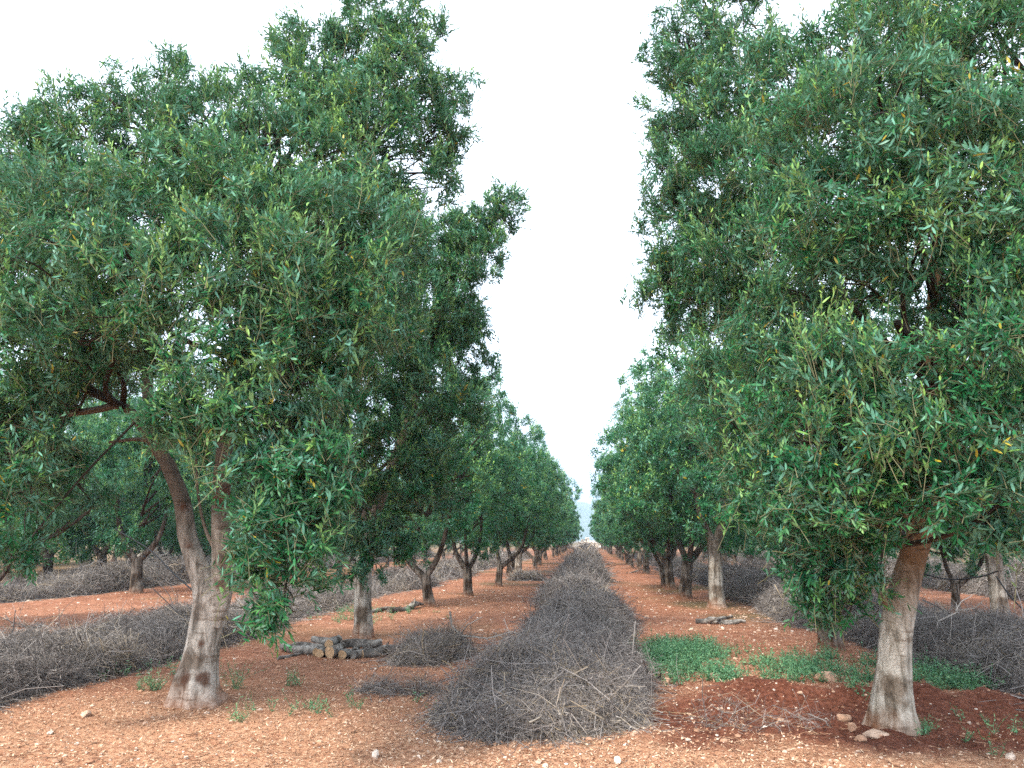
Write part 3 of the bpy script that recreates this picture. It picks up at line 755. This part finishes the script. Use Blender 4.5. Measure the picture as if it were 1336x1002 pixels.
# ------------------------------------------------------------------ brush windrows
def brush(name, label, cat, group, X, y0, y1, halfw, H, seed, dens=1.0, y_end0=.9, leafy=1.0, rk=1.0, near_lod=9.0, narrow=0.0, broken=0.0):
    g = np.random.default_rng(seed)
    buf = Buf()
    gap = lambda y: sstep(-.02, .28, fbm(y * .42, y * 0 + seed * 7.7, seed + 21, 2))
    xc = lambda y: X + .22 * np.sin(y * .33 + seed) + .12 * np.sin(y * .9 + 2 * seed)
    hw = lambda y: halfw * (1 - narrow * sstep(8.0, 10.5, y)) * (1 - broken * .35 * gap(y)) * (1 + .30 * fbm(y * .35, y * 0 + seed, seed, 2)) * (sstep(y0 - .25, y0 + y_end0, y) ** .5)
    hh = lambda y: H * (1 - broken * gap(y)) * (1 + .55 * fbm(y * .6, y * 0 + seed * 3, seed, 3)) * (sstep(y0 - .15, y0 + y_end0 * 1.35, y) ** .6)

    def surf(s, y):
        """s in -1..1 across"""
        prof = np.clip(1 - np.abs(s) ** 2.3, 0, 1) ** .62
        x = xc(y) + s * hw(y)
        lump = 1 + .75 * fbm(x * 2.1, y * 2.1, seed + 2, 3)
        return x, prof * hh(y) * lump
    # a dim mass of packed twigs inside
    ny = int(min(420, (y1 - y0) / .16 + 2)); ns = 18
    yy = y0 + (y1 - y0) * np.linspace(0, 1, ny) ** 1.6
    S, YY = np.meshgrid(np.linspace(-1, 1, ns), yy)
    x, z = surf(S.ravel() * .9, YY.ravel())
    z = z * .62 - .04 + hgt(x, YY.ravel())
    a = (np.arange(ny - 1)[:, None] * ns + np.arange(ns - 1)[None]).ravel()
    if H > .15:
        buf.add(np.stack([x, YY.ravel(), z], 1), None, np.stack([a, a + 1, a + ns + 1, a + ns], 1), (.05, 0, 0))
    # twigs, thicker and sparser the farther they lie
    edges = [y0, y0 + .7 * near_lod * .4, y0 + near_lod, y0 + near_lod * 2.2, y0 + near_lod * 5, y1]
    edges = [e for e in edges if e < y1] + [y1]
    for bi in range(len(edges) - 1):
        a0, a1 = edges[bi], edges[bi + 1]
        dist = max(6.0, (a0 + a1) / 2)
        k = max(1.0, dist / 11.0) ** .8
        area = (a1 - a0) * 2.6 * halfw
        n = int(1500 * area * dens / k ** 1.7)
        n = min(n, 42000)
        y = g.uniform(a0, a1, n); s = g.uniform(-1, 1, n); s = np.sign(s) * np.abs(s) ** .8
        x, z = surf(s, y)
        dep = g.random(n) ** 1.8
        z = z * (1 - .35 * dep) + g.normal(size=n) * .012
        c = np.stack([x, y, z], 1)
        kp = 5
        L = g.uniform(.14, .55, n) * k ** .45
        big = g.random(n) < .10; L[big] *= 1.8; huge = g.random(n) < .004 * (k < 1.15); L[huge] *= 1.25
        if H > .15:                      # stray ends stand out of the heap
            out_ = g.random(n) < .16; z[out_] += g.uniform(0, .13, out_.sum()); c[:, 2] = z
        nrm = unit(np.stack([np.sign(s) * np.abs(s) ** 1.5 * .9, -.35 * (y < y0 + 1.2), np.full(n, .8)], 1))
        d = g.normal(size=(n, 3)); d = unit(d - nrm * (d * nrm).sum(1, keepdims=True) * .72)
        bend = g.normal(size=(n, 3)) * .5 + np.array([0, 0, -.20])
        wig = g.normal(size=(n, kp, 3)) * .035
        t = np.linspace(-.5, .5, kp)
        P = c[:, None] + (d[:, None] * t[None, :, None] + bend[:, None] * (t ** 2)[None, :, None] + wig) * L[:, None, None]
        lift = hgt(P[..., 0], P[..., 1]); P[..., 2] = np.maximum(P[..., 2] + lift, lift + .004)
        r = g.uniform(.0010, .0022, n) * k * rk; r[big] *= 2.3; r[huge] *= 3.6
        rad = r[:, None] * np.linspace(1.15, .55, kp)[None]
        tone = np.clip(g.normal(.42, .2, n) + .25 * fbm(x * 1.6, y * 1.6, seed + 31, 3), 0, .85); tan_ = (g.random(n) < np.clip(.06 + .5 * fbm(x * .9, y * .9, seed + 33, 2), 0, .35) + .10 * (y < y0 + 1.5)); tone[tan_] = g.uniform(.85, 1, tan_.sum())
        thin_tubes(buf, P, rad, np.stack([tone, tone, tone], 1))
        # side twiglets
        m = int(n * 1.1); ii = g.integers(0, n, m); tt = g.integers(1, kp, m)
        b0 = P[ii, tt]; dd = unit(d[ii] + g.normal(size=(m, 3)) * .75); l2 = L[ii] * g.uniform(.25, .5, m)
        t3 = np.linspace(0, 1, 3)
        P2 = b0[:, None] + (dd[:, None] * t3[None, :, None] + g.normal(size=(m, 3, 3)) * .06) * l2[:, None, None]
        lift = hgt(P2[..., 0], P2[..., 1]); P2[..., 2] = np.maximum(P2[..., 2], lift + .003)
        thin_tubes(buf, P2, (r[ii] * .7)[:, None] * np.array([1, .8, .5])[None], np.stack([tone[ii]] * 3, 1))
        # dry curled leaves still on the twigs
        m = int(n * 2.6 * leafy); ii = g.integers(0, n, m); tt = g.integers(0, kp, m)
        pb = P[ii, tt] + g.normal(size=(m, 3)) * .02
        ld = unit(g.normal(size=(m, 3)) + np.array([0, 0, -.2])); nr = unit(g.normal(size=(m, 3)))
        tn = np.clip(g.normal(.45, .2, m), 0, .95)
        leaves(buf, pb, ld, nr, g.uniform(.025, .055, m) * k ** .8, g.uniform(.0025, .005, m) * k ** .8, np.stack([tn] * 3, 1), g.uniform(-.5, .5, m), False)
    o = buf.obj(name, [BRUSH])
    tag(o, label, cat, group)
    return o


GB = 'windrows of pruned olive brush between the tree rows'
brush('brush_windrow', 'long grey brush windrow down the middle of the lane, its ragged end in front', 'brush pile', GB, -.33, 6.5, 150, .93, .46, 3, narrow=.15, broken=.12)
brush('brush_windrow', 'grey brush windrow on the left side, passing behind the big forked trunk', 'brush pile', GB, -6.75, 5.5, 75, 1.05, .41, 4, .9, broken=.85)
brush('brush_windrow', 'grey brush windrow on the right side, passing behind the pale smooth trunk', 'brush pile', GB, 5.15, 5.8, 75, 1.05, .46, 5, .9, broken=.85)
brush('brush_windrow', 'farther grey brush windrow behind the dark many-forked tree on the left', 'brush pile', GB, -16.2, 15, 75, 1.3, .68, 6, .8, broken=.5)
brush('brush_windrow', 'farther grey brush windrow behind the thin leaning trunk on the right', 'brush pile', GB, 12.3, 10, 75, 1.2, .62, 7, .8, broken=.5)

p = gnd(566, 862)
brush('twig_heap', 'small low heap of grey twigs just left of the central windrow', 'brush pile', None, p[0], p[1] - .35, p[1] + 1.1, .42, .28, 8, 1.1, .5)
p = gnd(533, 903)
brush('twig_scatter', 'thin flat scatter of grey twigs on the soil left of the windrow end', 'twigs', None, p[0], p[1] - .12, p[1] + .25, .42, .05, 9, .5, .15)
p = gnd(985, 945)
brush('twig_scatter', 'thin flat scatter of dry twigs on the dug soil between windrow and pale trunk', 'twigs', None, p[0], p[1] - .1, p[1] + .9, .65, .035, 10, .045, .5)
p = gnd(686, 757)
brush('branch_heap', 'small heap of greenish cut branches beside the far left trunks', 'brush pile', None, p[0], p[1] - .3, p[1] + .6, .7, .25, 12, 1, .3)


# ------------------------------------------------------------------ logs and fallen branches
def log(name, label, group, a, b, r, seed, cat='log', forks=0, mat=None, rough=.13, wander=.06):
    a = np.asarray(a, float); b = np.asarray(b, float)
    o0 = (a + b) / 2
    g = np.random.default_rng(seed)
    L = np.linalg.norm(b - a)
    buf = Buf()
    m1 = a + (b - a) * .35 + g.normal(size=3) * L * wander * [1, 1, .4]; m2 = a + (b - a) * .7 + g.normal(size=3) * L * wander * [1, 1, .4]
    tube(buf, np.array([a, m1, m2, b]) - o0, [r, r * 1.03, r * .95, r * .85 if not forks else r * .35], 12, 12, rough, seed, capmat=1)
    for k in range(forks):
        s = a + (b - a) * g.uniform(.3, .85); d = unit((b - a) / L + g.normal(size=3) * .6) * L * g.uniform(.2, .45); d[2] = abs(d[2]) * .5
        tube(buf, np.array([s, s + d * .5 + g.normal(size=3) * L * .03, s + d]) - o0, [r * .55, r * .4, r * .2], 7, 8, rough, seed + k + 5)
    o = buf.obj(name, [mat or LOGBARK, CUT if 'sawn' in label or 'pale end' in label else (mat or LOGBARK)], None, True, o0)
    tag(o, label, cat, group)
    return o


def on(u, v, dz=0.0):
    z = 0.0
    for _ in range(12):
        p = gnd(u, v, z); z = .5 * z + .5 * float(hgt(p[0], p[1]))
    p[2] = float(hgt(p[0], p[1])) + dz
    return p


GP = 'logs of the pile in front of the second left trunk'
pc = on(440, 856)
lg = [
    # dx along the pile, dy depth, z, direction angle, length, radius, label
    (-.62, -.02, .07, 2.75, .62, .062, 'grey log slanting off the left end of the log pile'),
    (-.48, .10, .075, 2.95, .55, .055, 'grey log at the left end of the log pile, behind the slanting one'),
    (-.34, -.06, .06, 1.95, .42, .055, 'short log left of the pale sawn ends in the log pile'),
    (-.20, -.12, .065, 1.62, .40, .060, 'log with pale round sawn end in the log pile, left of the biggest end'),
    (-.02, -.14, .085, 1.50, .42, .082, 'thickest log with big pale sawn end facing front of the log pile'),
    (-.08, -.06, .195, 1.55, .40, .062, 'log with orange sawn end lying on top of the log pile'),
    (.17, -.10, .070, 1.35, .40, .066, 'log with rounded grey end right of the biggest sawn end in the log pile'),
    (.36, -.04, .065, 1.10, .42, .060, 'grey log on the right half of the log pile, beside the upright rounded one'),
    (.28, .06, .175, .25, .60, .058, 'grey log lying lengthwise on top of the right half of the log pile'),
    (.58, .0, .06, .55, .50, .056, 'log with small pale end at the right end of the log pile'),
    (-.28, .06, .17, 2.6, .50, .05, 'dark log lying aslant on top of the left half of the log pile'),
]
for i, (dx, dy, z, an, L, r, lab) in enumerate(lg):
    c = np.array([pc[0] + dx, pc[1] + dy + .12, float(hgt(pc[0] + dx, pc[1] + dy)) + z])
    d = np.array([math.cos(an), math.sin(an), .04]) * L / 2
    log('log', lab, GP, c - d, c + d, r, 40 + i)
log('fallen_branch', 'thin grey stick trailing from the right end of the log pile', None, on(488, 850, .04), on(528, 846, .03), .035, 61, 'branch', 1)
log('fallen_branch', 'long thin stick lying left of the log pile', None, on(362, 861, .025), on(392, 856, .03), .022, 62, 'branch', 0)
log('fallen_log', 'long grey log lying in front of the V-shaped trunk', None, on(508, 800, .06), on(552, 792, .06), .075, 63, 'log', 1)
log('fallen_branch', 'grey branch on the soil beside the long fallen log, left of the V-shaped trunk', None, on(472, 800, .05), on(515, 797, .05), .045, 64, 'branch', 2)
GS = 'sticks of the small pile in front of the pale column trunk'
ps = on(942, 814)
for i, (dx, dy, z, an, L, r, lab) in enumerate([
    (-.42, .1, .06, .05, .75, .06, 'thick dark log with round end on the left of the right-hand stick pile'),
    (-.05, 0, .05, -.5, .7, .04, 'grey stick crossing the front of the right-hand stick pile'),
    (.1, .1, .13, .7, .8, .038, 'pale stick lying highest across the right-hand stick pile'),
    (.35, .05, .05, -.35, .8, .045, 'grey stick at the right end of the right-hand stick pile'),
    (.2, -.1, .05, .2, .6, .04, 'short stick in front of the right-hand stick pile'),
]):
    c = np.array([ps[0] + dx * .62, ps[1] + dy, ps[2] + z * .8]); d = np.array([math.cos(an), math.sin(an), .05]) * L * .31
    log('stick', lab, GS, c - d, c + d, r * .8, 80 + i, 'stick')
PALEBR = bark_material('bare_branch', (.34, .30, .26), (.52, .47, .42), (.2, .15, .1), 9, 10, stain=-1, grain=(5, 5, 5))
log('fallen_branch', 'bare pale forked branch sticking out of the left windrow', None, on(104, 885, .03), at(150, 842, on(104, 885)[1] + .5), .018, 90, 'branch', 4, PALEBR)
log('fallen_branch', 'long bare pinkish branch slanting down the end of the central windrow', None, on(780, 950, .03), at(668, 888, on(780, 948)[1] + .30), .02, 91, 'branch', 4, PALEBR)
log('fallen_branch', 'thin dark stick lying on the red soil right of the far central windrow', None, on(818, 748, .04), on(850, 746, .04), .03, 92, 'branch', 1)


# ------------------------------------------------------------------ stones, litter
def ico():
    t = (1 + 5 ** .5) / 2
    v = np.array([(-1, t, 0), (1, t, 0), (-1, -t, 0), (1, -t, 0), (0, -1, t), (0, 1, t), (0, -1, -t), (0, 1, -t), (t, 0, -1), (t, 0, 1), (-t, 0, -1), (-t, 0, 1)], float)
    f = np.array([(0, 11, 5), (0, 5, 1), (0, 1, 7), (0, 7, 10), (0, 10, 11), (1, 5, 9), (5, 11, 4), (11, 10, 2), (10, 7, 6), (7, 1, 8), (3, 9, 4), (3, 4, 2), (3, 2, 6), (3, 6, 8), (3, 8, 9), (4, 9, 5), (2, 4, 11), (6, 2, 10), (8, 6, 7), (9, 8, 1)])
    return unit(v), f


IV, IF = ico()


def scatter_pts(n, g, ymax=32, y0=3.6):
    """denser towards the camera"""
    d = y0 * (ymax / y0) ** g.random(n)
    az = g.uniform(-.95, .72, n)
    return np.stack([d * np.tan(az) * .9, d], 1)


def build_gravel():
    g = np.random.default_rng(77)
    n = 30000
    p = scatter_pts(n, g)
    clump = fbm(p[:, 0] * 1.1, p[:, 1] * 1.1, 60, 3)
    p = p[clump > g.uniform(-.55, .45, n)]; n = len(p)
    r = .006 + .012 * g.random(n) ** 3 + .022 * (g.random(n) < .03) * g.random(n)
    r *= np.clip(p[:, 1] / 9, 1, 1.8)
    sc = g.uniform(.7, 1.35, (n, 1, 3)) * np.array([1, 1, .65])
    V = IV[None] * sc * (1 + g.uniform(-.22, .22, (n, 12, 1))) * r[:, None, None]
    a = g.uniform(0, 6.28, n); ca, sa = np.cos(a)[:, None], np.sin(a)[:, None]
    x = V[..., 0] * ca - V[..., 1] * sa; y = V[..., 0] * sa + V[..., 1] * ca
    z = hgt(p[:, 0], p[:, 1])
    V = np.stack([x + p[:, :1], y + p[:, 1:], V[..., 2] + z[:, None] + r[:, None] * .2], -1)
    F = (IF[None] + (np.arange(n) * 12)[:, None, None]).reshape(-1, 3)
    tone = np.clip(g.beta(1.6, 1.8, n), 0, 1)
    b = Buf(); b.add(V.reshape(-1, 3), F, None, np.repeat(np.stack([tone] * 3, 1), 12, axis=0))
    tag(b.obj('gravel', [STONE]), 'small pale stones and crumbs strewn over the red soil', 'stones', None, 'stuff')


build_gravel()


def build_litter():
    g = np.random.default_rng(78)
    n = 170000
    p = scatter_pts(n, g, 40)
    dens = fbm(p[:, 0] * .8, p[:, 1] * .8, 33, 3)
    keep = dens + .95 - .028 * p[:, 1] - .7 * dug_mask(p[:, 0], p[:, 1]) > g.random(n) * .9
    p = p[keep]; n = len(p)
    z = hgt(p[:, 0], p[:, 1]) + .004
    a = g.uniform(0, 6.28, n)
    ld = unit(np.stack([np.cos(a), np.sin(a), g.normal(0, .18, n)], 1))
    nr = unit(np.stack([g.normal(0, .35, n), g.normal(0, .35, n), np.ones(n)], 1))
    tone = g.beta(1.6, 1.6, n)
    b = Buf()
    leaves(b, np.stack([p[:, 0], p[:, 1], z + g.uniform(0, .01, n)], 1), ld, nr, g.uniform(.017, .045, n), g.uniform(.003, .007, n), np.stack([tone] * 3, 1), g.uniform(-.6, .3, n), False)
    # broken twig ends
    m = 4500
    q = scatter_pts(m, g, 18); zz = hgt(q[:, 0], q[:, 1]) + .006
    a = g.uniform(0, 6.28, m); L = g.uniform(.05, .22, m)
    t = np.linspace(-.5, .5, 3)
    d = np.stack([np.cos(a), np.sin(a), g.normal(0, .06, m)], 1)
    P = np.stack([q[:, 0], q[:, 1], zz], 1)[:, None] + (d[:, None] * t[None, :, None] + g.normal(size=(m, 3, 3)) * .04) * L[:, None, None]
    P[..., 2] = np.maximum(P[..., 2], hgt(P[..., 0], P[..., 1]) + .003)
    tone = g.random(m) * .6
    thin_tubes(b, P, np.tile(np.array([.003, .0026, .0018]), (m, 1)) * g.uniform(.5, 1.2, (m, 1)), np.stack([tone] * 3, 1))
    tag(b.obj('leaf_litter', [LITTER]), 'dry fallen olive leaves and twig ends covering the soil', 'leaf litter', None, 'stuff')


build_litter()


def rock(label, u, v, w, h, seed, tone=.5, group='loose rocks lying on the soil'):
    p = on(u, v)
    g = np.random.default_rng(seed)
    # a subdivided, chipped boulder
    v0, f0 = IV.copy(), IF.copy()
    for _ in range(2):
        cache = {}; vs = list(v0); nf = []
        def mid(a, b):
            k = (min(a, b), max(a, b))
            if k not in cache:
                q = (vs[a] + vs[b]) / 2; vs.append(q / np.linalg.norm(q)); cache[k] = len(vs) - 1
            return cache[k]
        for a, b, c in f0:
            ab, bc, ca = mid(a, b), mid(b, c), mid(c, a)
            nf += [(a, ab, ca), (b, bc, ab), (c, ca, bc), (ab, bc, ca)]
        v0, f0 = np.array(vs), np.array(nf)
    rad = np.ones(len(v0))
    for _ in range(9):
        d = unit(g.normal(size=3)); cut = g.uniform(.62, .9)
        dp = v0 @ d
        rad = np.where(dp > 0, np.minimum(rad, cut / np.maximum(dp, 1e-6)), rad)
    rad += g.uniform(-.03, .03, len(v0))
    V = v0 * rad[:, None] * np.array([w / 2, w / 2 * g.uniform(.7, .95), h * .62])
    b = Buf(); b.add(V, f0, None, (tone, 0, 0))
    o = b.obj('rock', [STONE], None, False, (p[0], p[1], p[2] + h * .30)); o.rotation_euler.z = g.uniform(0, 6.28)
    tag(o, label, 'rock', group)


rock('big tan rock on the crest of the dark dug soil, left of the pale trunk', 1078, 889, .26, .13, 1, .42)
rock('light rock on the crest of the dug soil, midway from windrow to pale trunk', 932, 886, .13, .09, 2, .6)
rock('small rounded rock beside the right foot of the central windrow', 871, 893, .10, .09, 3, .4)
rock('reddish flat rock on the dug soil in front of the big tan rock', 1101, 940, .17, .08, 4, .35)
rock('orange rock just left of the foot of the pale trunk', 1112, 953, .10, .07, 5, .3)
rock('wide flat pale rock touching the foot of the pale trunk', 1143, 962, .22, .08, 6, .55)
rock('small orange rock at the front, left of the flat pale rock', 1124, 968, .09, .06, 7, .3)
rock('small pale rock by the left front edge of the central windrow', 577, 924, .09, .06, 8, .7)
rock('small white rock in the foreground left of centre', 490, 988, .08, .06, 9, .85)
rock('small white rock in the foreground below the central windrow', 806, 996, .08, .055, 10, .85)
rock('pale stone near the lower right corner of the ground', 1318, 990, .08, .05, 11, .75)
rock('pale rock on the soil right of the log pile', 471, 893, .09, .06, 12, .5)
rock('pale rock on the soil left of the big forked trunk', 113, 934, .13, .06, 13, .55)
rock('pale stone by the foot of the thin leaning trunk beyond the right windrow', 1296, 822, .22, .14, 14, .9)


# ------------------------------------------------------------------ weeds
def weed_cloud(buf, pts, g, h=(.08, .2), stems=6, per=7, leafL=.035, leafW=.011, young_pale=.3):
    n = len(pts) * stems
    P0 = np.repeat(pts, stems, axis=0) + g.normal(size=(n, 3)) * [.02, .02, 0]
    P0[:, 2] = hgt(P0[:, 0], P0[:, 1])
    d = unit(np.stack([g.normal(0, .45, n), g.normal(0, .45, n), np.ones(n)], 1)); L = g.uniform(*h, n)
    bend = g.normal(size=(n, 3)) * .2
    t = np.tile(np.linspace(0, 1, 3), (n, 1))
    pt = lambda t: P0[:, None] + (d[:, None] * t[..., None] + bend[:, None] * (t ** 2)[..., None]) * L[:, None, None]
    thin_tubes(buf, pt(t), np.tile(np.array([.0022, .0018, .001]), (n, 1)), np.stack([np.full(n, .5)] * 1 + [np.zeros(n)] * 2, 1))
    t = (np.arange(per)[None] + g.random((n, per))) / per
    P = pt(t).reshape(-1, 3); m = len(P)
    ld = unit(g.normal(size=(m, 3)) * [1, 1, .4] + np.array([0, 0, .45])); nr = unit(g.normal(size=(m, 3)) * .5 + np.array([0, 0, 1]))
    col = np.stack([g.random(m), g.random(m) ** 2 * young_pale, np.zeros(m)], 1)
    leaves(buf, P, ld, nr, leafL * g.uniform(.6, 1.3, m), leafW * g.uniform(.7, 1.2, m), col, g.uniform(-.2, .4, m), True)


def build_ground_weeds():
    g = np.random.default_rng(55)
    n = 9000
    x = g.uniform(.4, 5.6, n); y = g.uniform(8.3, 13.0, n)
    m = fbm(x * 1.2, y * 1.2, 71, 3) + 1.0 * fbm(x * 3.2, y * 3.2, 72, 3)
    back = 10.9 - .10 * (x - 1)
    inside = (1 - sstep(0, 1.1, np.maximum(9.35 - y, y - back) + .25)) + m * 1.1 - .55 * np.exp(-((x - 1.95) / .32) ** 2)
    keep = (inside > g.uniform(.6, 3.0, n)) & (x > .75) & (x < 4.7 + m)
    pts = np.stack([x, y, 0 * x], 1)[keep]
    x2 = g.normal(1.25, .32, 350); y2 = g.normal(11.3, .5, 350)
    pts = np.vstack([pts, np.stack([x2, y2, 0 * x2], 1)])
    b = Buf(); weed_cloud(b, pts, g, (.05, .25), 5, 7, .034, .0075, .7)
    tag(b.obj('weeds', [WEED]), 'low green weeds growing behind the dug soil round the pale trunk', 'weeds', None, 'stuff')
    # sparse green and straw blades elsewhere
    b = Buf()
    q = []
    for (u, v, s, k) in [(480, 800, .7, 60), (380, 790, .6, 50), (160, 880, .5, 25), (470, 812, .4, 30), (60, 880, .35, 30), (1000, 770, .8, 30), (1250, 770, 1., 30), (420, 925, .5, 12), (1290, 950, .5, 14)]:
        p = gnd(u, v); q.append(np.stack([g.normal(p[0], s, k), g.normal(p[1], s * .8, k), np.zeros(k)], 1))
    weed_cloud(b, np.vstack(q), g, (.05, .16), 4, 5, .035, .006, .9)
    tag(b.obj('grass', [WEED]), 'thin wisps of grass and seedlings dotted over the soil', 'grass', None, 'stuff')


build_ground_weeds()


def weed(label, u, v, h, spread, k, seed):
    p = on(u, v); g = np.random.default_rng(seed)
    b = Buf()
    pts = np.stack([g.normal(p[0], spread, k), g.normal(p[1], spread * .6, k), np.zeros(k)], 1)
    weed_cloud(b, pts, g, (h * .4, h), 3, 7, .042, .0042, .9)
    tag(b.obj('weed_plant', [WEED]), label, 'weed', 'green weeds standing singly on the soil')


weed('pale green weed clump on bare soil left of the big forked trunk', 195, 900, .26, .12, 12, 1)
weed('tall thin green weed just right of the big forked trunk', 305, 898, .34, .05, 8, 2)
weed('tiny green weed in front of the big forked trunk', 312, 940, .16, .03, 4, 3)
weed('small green weed on bare soil between big forked trunk and log pile', 410, 925, .14, .04, 5, 4)
weed('greyish weed left of the log pile on bare soil', 385, 895, .24, .06, 6, 5)
weed('green weed at the right foot of the pale trunk', 1197, 958, .16, .06, 8, 6)
weed('green sprout on the left foot of the pale trunk', 1143, 950, .09, .03, 5, 7)
weed('bright green sprout at the foot of the left windrow below the pale forked branch', 75, 889, .18, .05, 6, 8)
weed('green sprout at the edge of the left windrow, left corner of the picture', 30, 900, .16, .05, 6, 9)


# ------------------------------------------------------------------ hoses, far stones
def hose(label, P, r=.009):
    b = Buf(); tube(b, P, [r] * len(P), 8, 40, 0, 1)
    tag(b.obj('irrigation_hose', [HOSE], None, True), label, 'hose', 'black irrigation hoses hung between trunks')


yb = 15.5
hose('black hose slanting down from the dark many-forked tree to the left windrow', [at(150, 690, 19), at(196, 718, 17.5), at(225, 747, 16.5), at(258, 776, 15.5)], .016)
hose('black hose hanging slackly between the trunks at the right edge', [at(1205, 749, 13.5), at(1240, 756, 13.4), at(1280, 752, 13.3), at(1302, 745, 13.2)], .012)
hose('black hose dropping to the ground right of the thin leaning trunk', [at(1300, 752, 13.2), at(1318, 778, 13.0), at(1340, 800, 12.8)], .012)


def rubble(label, x, y, w, h, n, seed):
    g = np.random.default_rng(seed); b = Buf()
    for i in range(n):
        a = g.uniform(0, 6.28); q = g.random() ** .6
        c = np.array([x + math.cos(a) * q * w / 2, y + math.sin(a) * q * w / 3, (1 - q) * h * g.uniform(.5, 1) + .1])
        b.add(IV * g.uniform(.16, .38) * g.uniform(.7, 1.3, (1, 3)) * g.uniform(.85, 1.15, (12, 1)) + c, IF, None, (g.uniform(.75, 1), 0, 0))
    tag(b.obj('stone_heap', [STONE]), label, 'stone heap')


q = at(208, 722, 62)
rubble('heap of white stones seen far off through the left trees', q[0], q[1], 4.6, 1.9, 160, 3)
rubble('low heap of white stones closing the far end of the central windrow', -.3, 150.5, 6, 2.2, 120, 4)

# ------------------------------------------------------------------ light
SUN_EL, SUN_AZ = R(48), R(215)      # compass angle from +Y, clockwise: behind the camera, to the left
w = bpy.data.worlds.new('World'); bpy.context.scene.world = w; w.use_nodes = True
nt = w.node_tree; nt.nodes.clear()
sky = nt.nodes.new('ShaderNodeTexSky'); sky.sky_type = 'NISHITA'; sky.sun_disc = False
sky.sun_elevation = SUN_EL; sky.sun_rotation = SUN_AZ; sky.dust_density = 5; sky.air_density = 1.0
hs = nt.nodes.new('ShaderNodeHueSaturation'); hs.inputs['Saturation'].default_value = .35
bg = nt.nodes.new('ShaderNodeBackground'); bg.inputs[1].default_value = .15
out = nt.nodes.new('ShaderNodeOutputWorld')
cloud = mixc(nt, .78, hs.outputs[0], (3.8, 4.3, 5.0))      # a thin white overcast veils the blue
nt.links.new(sky.outputs[0], hs.inputs['Color']); nt.links.new(cloud, bg.inputs[0]); nt.links.new(bg.outputs[0], out.inputs[0])
sd = bpy.data.lights.new('sun', 'SUN'); sd.energy = 1.5; sd.angle = R(11); sd.color = (1, .93, .81)
so = bpy.data.objects.new('sun', sd); C.objects.link(so)
dirv = Vector((math.sin(SUN_AZ) * math.cos(SUN_EL), math.cos(SUN_AZ) * math.cos(SUN_EL), math.sin(SUN_EL)))
so.rotation_euler = dirv.to_track_quat('Z', 'Y').to_euler()
so.location = (0, -5, 20)

hz = bpy.data.meshes.new('haze')
x0, x1, y0, y1, z0, z1 = -6100, 6100, -320, 6600, -5, 300
hz.from_pydata([(x0, y0, z0), (x1, y0, z0), (x1, y1, z0), (x0, y1, z0), (x0, y0, z1), (x1, y0, z1), (x1, y1, z1), (x0, y1, z1)], [], [(3, 2, 1, 0), (4, 5, 6, 7), (0, 1, 5, 4), (1, 2, 6, 5), (2, 3, 7, 6), (3, 0, 4, 7)])
hm, nt2, nd2, lk2 = newmat('haze')
pv = nt2.nodes.new('ShaderNodeVolumePrincipled'); pv.inputs['Density'].default_value = HAZE; pv.inputs['Color'].default_value = (.62, .80, 1, 1)
lk2.new(pv.outputs[0], nt2.nodes.new('ShaderNodeOutputMaterial').inputs['Volume'])
hz.materials.append(hm)
ho = bpy.data.objects.new('haze', hz); C.objects.link(ho); tag(ho, kind='stuff')

sc = bpy.context.scene
sc.view_settings.view_transform = 'Standard'; sc.view_settings.look = 'None'
sc.view_settings.exposure = 2.15; sc.view_settings.gamma = 1.0
try:
    sc.cycles.use_denoising = False
    sc.cycles.max_bounces = 8; sc.cycles.diffuse_bounces = 2; sc.cycles.glossy_bounces = 2; sc.cycles.transmission_bounces = 3; sc.cycles.transparent_max_bounces = 4
except Exception:
    pass
